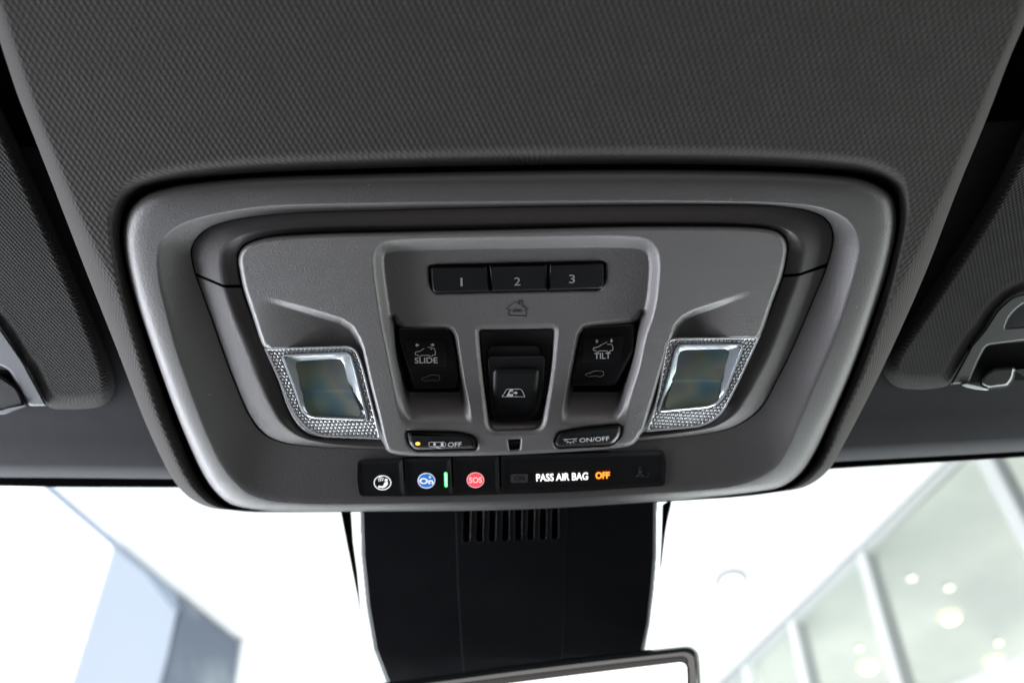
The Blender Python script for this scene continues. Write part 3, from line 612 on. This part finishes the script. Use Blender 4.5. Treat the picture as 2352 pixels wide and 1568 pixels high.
# ------------------------------------------------------------------ windscreen
ws = empty('windscreen', GLASSP.at([1187], [1300], [0])[0], 'clear car windscreen with a black dotted edge print under the roof lining', 'windscreen')
g = flat('glass', [(-1200,1060),(3500,1060),(3500,2300),(-1200,2300)], 0, WSG, ws, GLASSP, thick=0); 
me = mesh(GLASSP.at([-1200, 3500, 3500, -1200], [1060, 960, 2300, 2300], [0]), [(0, 1, 2, 3)]); bpy.data.objects.remove(g); link('glass', me, WSG, ws, False)
def saw(pts, amp, pitch):
    P = spline(pts, 6, False); s = np.r_[0, np.cumsum(np.linalg.norm(np.diff(P, axis=0), axis=1))]
    t = np.arange(0, s[-1], pitch / 4); q = np.stack([np.interp(t, s, P[:, 0]), np.interp(t, s, P[:, 1])], 1)
    q[:, 1] += amp * (np.sin(np.arange(len(t)) * math.pi / 2 + .6)); return [tuple(p) for p in q]
def sawx(pts, amp, pitch):
    P = spline(pts, 6, False); s = np.r_[0, np.cumsum(np.linalg.norm(np.diff(P, axis=0), axis=1))]
    t = np.arange(0, s[-1], pitch / 4); q = np.stack([np.interp(t, s, P[:, 0]), np.interp(t, s, P[:, 1])], 1)
    q[:, 0] += amp * (np.sin(np.arange(len(t)) * math.pi / 2 + .6)); return [tuple(p) for p in q]
low = saw([(-600,1112),(-200,1114.5),(0,1116),(150,1118.3),(408,1119),(700,1121),(1187,1113),(1700,1092),(1909,1076.5),(2352,1049),(2900,1012)], 1.3, 5)
polys = [[(-600, 1040)] + low + [(2900, 900)]]
fr = link('edge_print', join_polys(polys, .8, GLASSP, .4), FRIT, ws, False)
l1 = sawx(R7([(86,100),(95,150),(122,290),(148,420),(172,540),(192,640),(210,760)]), .9, 4)
r1 = sawx(R7([(2040,60),(2034,100),(2012,200),(1996,300),(1984,400),(1974,480)]), .9, 4)
link('edge_print', join_polys([l1 + R7([(212,760),(190,500),(165,320),(150,100)])], 1.0, GLASSP, .4), FRIT, ws, False)
link('edge_print', join_polys([r1 + R7([(1968,480),(1978,300),(1984,100)])], 1.0, GLASSP, .4), FRIT, ws, False)

# ------------------------------------------------------------------ sensor cover between windscreen and mirror
cv = empty('sensor_cover', COVERP.at([1170], [1300], [0])[0], 'black plastic sensor cover below the console, with upright vent slots', 'sensor cover')
LE = spline(R7([(205,60),(214,150),(222,400),(252,700),(296,950),(372,1148),(440,1300),(520,1450)]), 6, False)
RE = spline(R7([(1944,60),(1944,120),(1942,400),(1926,600),(1902,800),(1872,960),(1830,1148),(1760,1320)]), 6, False)
n = min(len(LE), len(RE)); LE = LE[:n]; RE = RE[:n]
# slots cut clean through the middle section
slots = []
for k, xc in enumerate((832, 908, 983, 1060, 1135, 1208, 1280, 1350)):
    wd = 19
    slots.append(rounded(R7([(xc - wd + 4, 60), (xc + wd + 4, 60), (xc + wd, 314 - k * 2.5), (xc - wd, 318 - k * 2.5)]), [1, 1, 5, 5]))
def cover_h(X, Y):
    sL = np.interp(Y, R7([(0,60),(0,150),(0,400),(0,700),(0,950),(0,1148),(0,1300),(0,1450)]) and [p[1] for p in R7([(0,60),(0,150),(0,400),(0,700),(0,950),(0,1148),(0,1300),(0,1450)])], [p[0] for p in R7([(205,0),(214,0),(222,0),(252,0),(296,0),(372,0),(440,0),(520,0)])])
    sR = np.interp(Y, [p[1] for p in R7([(0,60),(0,120),(0,400),(0,600),(0,800),(0,960),(0,1148),(0,1320)])], [p[0] for p in R7([(1944,0),(1944,0),(1942,0),(1926,0),(1902,0),(1872,0),(1830,0),(1760,0)])])
    e = np.minimum(X - sL, sR - X)
    h = -4 * (1 - np.sqrt(np.maximum(0, 1 - (1 - np.clip(e / 6, 0, 1)) ** 2)))
    cl_ = np.interp(Y, [1140, 1354, 1510, 1568, 1800], [1045, 1051, 1061, 1065, 1080]); cr_ = np.interp(Y, [1140, 1354, 1568, 1800], [1303, 1299, 1289.5, 1280])
    ins = np.minimum(X - cl_, cr_ - X)
    h = h + .35 * sm(-2.5, 1.5, ins) - .2 * sm(3, 0, np.abs(ins)) 
    for s in slots:
        q = sdf(s, X, Y); h = h - 14 * sm(.8, -4, q) + .2 * sm(5, 1.5, q) * (q > 0)
    return np.where(e < 0, -4 - 14 * np.clip(-e / 3, 0, 1), h)
def cover_keep(X, Y):
    sL = np.interp(Y, [1143, 1178, 1276, 1393, 1491, 1568, 1627, 1686], [p[0] for p in R7([(205,0),(214,0),(222,0),(252,0),(296,0),(372,0),(440,0),(520,0)])])
    sR = np.interp(Y, [1143, 1167, 1276, 1354, 1432, 1495, 1568, 1635], [p[0] for p in R7([(1944,0),(1944,0),(1942,0),(1926,0),(1902,0),(1872,0),(1830,0),(1760,0)])])
    return (X > sL - 4) & (X < sR + 4)
field('cover_body', (815, 1140, 1520, 1640), 1.8, cover_keep, cover_h, COVERM, cv, plane=COVERP)
SIDE = mat('pale_side_trim', (.62, .66, .66), .25, 0, .5)
def strip(inner, outer, nm='side_trim'):
    a = spline(R7(inner), 6, False); b = spline(R7(outer), 6, False)
    rr = [(a, -22.), (a, -17.), (lerp(a, b, .3), -15.), (lerp(a, b, .7), -17.), (b, -24.), (b, -34.)]
    link(nm, loft_mesh(rr, COVERP, closed=False), SIDE, cv, True, 60)
#strip([(212,100),(222,400),(252,700),(296,950),(350,1100),(385,1180)], [(152,100),(168,400),(206,700),(262,950),(320,1100),(350,1180)])
#strip([(1946,60),(1944,400),(1928,600),(1904,800),(1874,960),(1850,1050)], [(1986,60),(1976,400),(1950,600),(1916,800),(1882,960),(1855,1050)])

# ------------------------------------------------------------------ rear view mirror
p0 = COVERP.at([1300], [1568], [35])[0]
tl = math.radians(20); MP = Pl(p0, (0.03, -math.cos(tl), -math.sin(tl)))
mr = empty('rear_view_mirror', MP.at([1250], [1700], [0])[0], 'gloss black framed rear view mirror at the lower edge, its glass blown white', 'mirror')
MO = rounded([(500,1608),(883,1567),(1137,1531),(1332,1507),(1604,1478),(1611,1560),(1598,1900),(520,1960)], [30, 60, 60, 60, 36, 30, 60, 60])
MI = rounded([(560,1652),(883,1604),(1160,1568),(1332,1546),(1579,1516),(1581,1568),(1566,1860),(560,1920)], [12, 60, 60, 60, 20, 20, 30, 30])
def resn(P, k):
    s = np.r_[0, np.cumsum(np.linalg.norm(np.roll(P, -1, 0) - P, axis=1))]; Q = np.vstack([P, P[:1]]); t = np.linspace(0, s[-1], k, endpoint=False)
    return np.stack([np.interp(t, s, Q[:, 0]), np.interp(t, s, Q[:, 1])], 1)
rr = [(inset(MO, 18), -26.), (inset(MO, 3), -18.), (MO, -8.)]
for k in range(1, 9): a = k / 8 * math.pi / 2; rr.append((lerp(MO, MI, .42 * (1 - math.cos(a))), -8 + 8 * math.sin(a)))
rr += [(lerp(MO, MI, .8), -.3), (MI, -1.0), (MI, -2.5)]
link('mirror_frame', loft_mesh(rr, MP), CHROME, mr, True, 50)
V = MP.at(MI[:, 0], MI[:, 1], -1.8)
link('mirror_glass', mesh(V, [tuple(t) for t in tessellate_polygon([[Vector((p[0], p[1], 0)) for p in MI]])]), MIRR, mr, False)

# ------------------------------------------------------------------ the showroom seen through the glass
CH = 3.0
CEIL = Pl((0, 0, CH), (0, 0, -1))
WCEI = mat('showroom_ceiling_paint', (.82, .84, .85), .8, bump=(3, .1, .02)); WWALL = mat('showroom_wall_paint', (.80, .82, .84), .7)
def wall_plane(a, b):
    A = CEIL.at([a[0]], [a[1]], [0])[0]; B = CEIL.at([b[0]], [b[1]], [0])[0]; d = B - A; n = np.array([d[1], -d[0], 0]); n /= np.linalg.norm(n)
    if (CAM - A) @ n < 0: n = -n
    return Pl(A, n), A, B
LW, LA, LB = wall_plane((113, 1119.6), (555, 1478)); RWP, RA, RB = wall_plane((2168.6, 1067), (1708.5, 1512.5))
tag(link('ceiling', mesh([(-30, .6, CH), (30, .6, CH), (30, 40, CH), (-30, 40, CH), (-30, .6, CH + .2), (30, .6, CH + .2), (30, 40, CH + .2), (-30, 40, CH + .2)], [(0, 1, 2, 3), (4, 5, 6, 7), (0, 1, 5, 4), (1, 2, 6, 5), (2, 3, 7, 6), (3, 0, 4, 7)]), WCEI, None, False), kind='structure')
tag(link('floor', mesh([(-30, -10, -1.5), (30, -10, -1.5), (30, 40, -1.5), (-30, 40, -1.5)], [(0, 1, 2, 3)]), mat('low_bounce_floor', (.04, .04, .042), .3), None, False), kind='structure')  # unseen floor, kept near-black to cut bounce light into the cabin
def panel3(name, P, pl, m, parent=None, off=0, th=60):
    """a real slab standing on a wall plane, th mm thick, its face off mm from the wall"""
    P = np.array(P, float); n = len(P); V = list(pl.at(P[:, 0], P[:, 1], np.full(n, off))); nn = pl.n * th / 1000
    V += [v - nn for v in V]; Fc = [tuple(range(n)), tuple(range(n, 2 * n))] + [(i, (i + 1) % n, n + (i + 1) % n, n + i) for i in range(n)]
    return link(name, mesh(V, Fc), m, parent, False)
DAY = mat('daylight_pane', (.8, .85, .9), .3, emis=(.95, .98, 1), es=1.6)
BLUEP = mat('pale_blue_pane', (.10, .12, .15), .3, emis=(.70, .79, .95), es=.80)
gw = empty('glazed_wall', LW.at([150], [1400], [0])[0], 'blown out white showroom window at lower left, meeting the ceiling on a slant', 'window')
panel3('pane', RL([(-600,-900),(300,380),(690,715),(430,1568),(360,1800),(-600,1800)]), LW, DAY, gw)
bw = empty('window_blind', LW.at([300], [1450], [0])[0], 'pale blue showroom pane between the white window and the grey board', 'pane')
panel3('blind', RL([(698,735),(900,905),(1075,1130),(985,1568),(960,1800),(370,1800),(440,1568)]), LW, BLUEP, bw, 10, 40)
panel3('blind_frame', RL([(690,712),(1080,1030),(1102,1130),(1075,1130),(900,905),(698,735)]), LW, mat('blue_grey_frame', (.30, .36, .46), .6), bw, 20, 60)
panel3('wall_gradient_bar', RL([(200,286),(690,700),(694,730),(690,733),(200,312)]), LW, mat('lavender_gradient', (.20, .24, .36), .6), bw, 15, 50)  # added bar painting the bluish gradient where wall meets ceiling
BRD = mat('grey_blue_board', (.115, .135, .17), .7)
nt = BRD.node_tree; gg = nt.nodes.new('ShaderNodeNewGeometry'); nn = nt.nodes.new('ShaderNodeTexNoise'); nn.inputs['Scale'].default_value = 2.2; nn.inputs['Detail'].default_value = 5
cr_ = nt.nodes.new('ShaderNodeValToRGB'); cr_.color_ramp.elements[0].position = .42; cr_.color_ramp.elements[0].color = (.13, .155, .20, 1); cr_.color_ramp.elements[1].position = .66; cr_.color_ramp.elements[1].color = (.30, .34, .38, 1)
nt.links.new(gg.outputs['Position'], nn.inputs['Vector']); nt.links.new(nn.outputs['Fac'], cr_.inputs[0]); nt.links.new(cr_.outputs[0], nt.nodes['Principled BSDF'].inputs['Base Color'])
db = panel3('display_board', RL([(1085,1035),(1475,1335),(1432,1568),(1400,1800),(945,1800),(990,1568),(1102,1130)]), LW, BRD, None, 30, 50); tag(db, 'dark grey-blue board right of the pale blue pane, lower left', 'board')
co_ = panel3('column', RL([(1478,1300),(1865,1300),(1850,1568),(1840,1800),(1400,1800),(1438,1568)]), LW, WWALL, None, 60, 120); tag(co_, 'white column just right of the dark grey-blue board', 'column')
# glass partition on the right
gp_ = empty('glass_partition', RWP.at([2100], [1400], [0])[0], 'glazed showroom partition with white mullions, lower right', 'partition')
PGL = thin_glass('green_tinted_glass', (.885, .935, .89), .04)
WM = mat('white_mullion_paint', (.90, .91, .92), .5); GS = mat('grey_gasket', (.48, .49, .51), .6)
panes = [[(1850,178),(2090,160),(2500,900),(2352,1360),(1950,1542),(1600,1600),(1335,690)],
         [(2140,160),(2352,60),(3000,60),(3000,1100),(2520,900)],
         [(1285,740),(1500,1600),(1000,1600),(905,1110)], [(860,1150),(950,1600),(640,1600),(590,1400)], [(570,1425),(610,1600),(400,1600)]]
top = [(2700,-664),(1858,172),(1335,690),(905,1112),(590,1400),(380,1590)]
for P in panes:
    q = np.array(RR(P)); V = RWP.at(q[:, 0], q[:, 1], -40); link('pane', mesh(V, [tuple(range(len(P)))]), PGL, gp_, False)
def smudged(name, a, b):
    m = mat(name, a, .8); nt = m.node_tree; g = nt.nodes.new('ShaderNodeNewGeometry'); n = nt.nodes.new('ShaderNodeTexNoise'); n.inputs['Scale'].default_value = .9; n.inputs['Detail'].default_value = 3
    c = nt.nodes.new('ShaderNodeValToRGB'); c.color_ramp.elements[0].position = .35; c.color_ramp.elements[0].color = (*a, 1); c.color_ramp.elements[1].position = .6; c.color_ramp.elements[1].color = (*b, 1)
    nt.links.new(g.outputs['Position'], n.inputs['Vector']); nt.links.new(n.outputs['Fac'], c.inputs[0]); nt.links.new(c.outputs[0], nt.nodes['Principled BSDF'].inputs['Base Color']); return m
def bar(name, a, b, w, m, off=0, th=90):
    a, b = np.array(a, float), np.array(b, float); d = (b - a) / np.linalg.norm(b - a); n_ = np.array([-d[1], d[0]]) * w / 2
    return panel3(name, RR([tuple(a + n_), tuple(b + n_), tuple(b - n_), tuple(a - n_)]), RWP, m, gp_, off, th)
bar('mullion', (2080,100), (2600,1100), 90, WM); bar('gasket', (2140,100), (2660,1100), 26, GS, -8)
bar('mullion', (1312,700), (1600,1700), 52, WM); bar('gasket', (1345,720), (1634,1700), 16, GS, -8)
bar('mullion', (878,1130), (1010,1700), 44, WM); bar('gasket', (906,1150), (1036,1700), 12, GS, -8)
bar('mullion', (585,1400), (640,1700), 34, WM)
bar('rail', (1850,1620), (2500,1340), 80, WM, 20)
bar('rail', (2420,-390), (380,1618), 26, GS, 6)
# the room behind the partition
rz = CH - .02
RN = RWP.n; back = []
bk = panel3('back_room_wall', RR([(3400,-1200),(3400,2600),(-400,2600),(300,1750)]), Pl(RWP.p - RN * 5.5, RN), mat('back_room_paint', (.50, .52, .47), .8), None); tag(bk, kind='structure')
tag(link('back_room_ceiling', mesh([tuple(RA - RN * .06 + (RA - RB) * 3 - np.array([0, 0, .03])), tuple(RB - RN * .06 - (RA - RB) * 4 - np.array([0, 0, .03])), tuple(RB - RN * 9 - (RA - RB) * 4 - np.array([0, 0, .03])), tuple(RA - RN * 9 + (RA - RB) * 3 - np.array([0, 0, .03]))], [(0, 1, 2, 3)]), smudged('back_room_ceiling_paint', (.42, .44, .44), (.60, .61, .59)), None, False), kind='structure')
WARM = mat('warm_downlight', (1, .9, .7), .4, emis=(1, .82, .42), es=6)
BC = Pl((0, 0, CH - .04), (0, 0, -1))
GSD = mat('spot_trim_grey', (.40, .40, .42), .6); SPOT = mat('white_spot', (1, 1, 1), .4, emis=(1, 1, 1), es=2.0)
FAINT = mat('faint_downlight', (1, .9, .7), .4, emis=(1, .93, .75), es=1.3)
def downlight(px, py, r, lab, m=None, pl=BC):
    c = pl.at([px], [py], [0])[0]; e = empty('ceiling_downlight', c, lab, 'ceiling light', 'downlights in the showroom ceilings')
    def ringm(r0, r1, z0, z1):
        n = 24; V = [(c[0] + r * math.cos(k * math.tau / n), c[1] + r * math.sin(k * math.tau / n), c[2] + z) for r, z in ((r0, z0), (r1, z1)) for k in range(n)]
        return mesh(V, [(k, (k + 1) % n, n + (k + 1) % n, n + k) for k in range(n)])
    link('trim', ringm(r, r * (1.7 if m is SPOT else 1.3), -.02, 0), GSD if m is SPOT else WM, e, False)
    n = 24; V = [(c[0] + r * math.cos(k * math.tau / n), c[1] + r * math.sin(k * math.tau / n), c[2] - .018) for k in range(n)]
    link('lamp', mesh(V, [tuple(range(n))]), m or WARM, e, False)
for (px, py), lab, r in zip(RR([(1888,1127),(1372,1442),(2162,1410),(1875,930),(2185,1275),(1310,1310),(1640,870)]),
    ['bright warm downlight behind the partition, level with the dark smudge', 'warm downlight behind the partition, low between the two middle mullions', 'warm downlight behind the partition just above the white rail',
     'faint warm downlight high behind the widest pane', 'faint downlight close above the one by the white rail', 'faint downlight over the low warm one between the mullions', 'pale downlight highest in the widest pane'], [.05,.046,.046,.026,.024,.02,.025]):
    downlight(px, py, r, lab, WARM if r > .04 else FAINT)
downlight(1680, 1331, .062, 'white spotlight set in the bright ceiling right of the mirror', SPOT, Pl((0, 0, CH - .01), (0, 0, -1)))
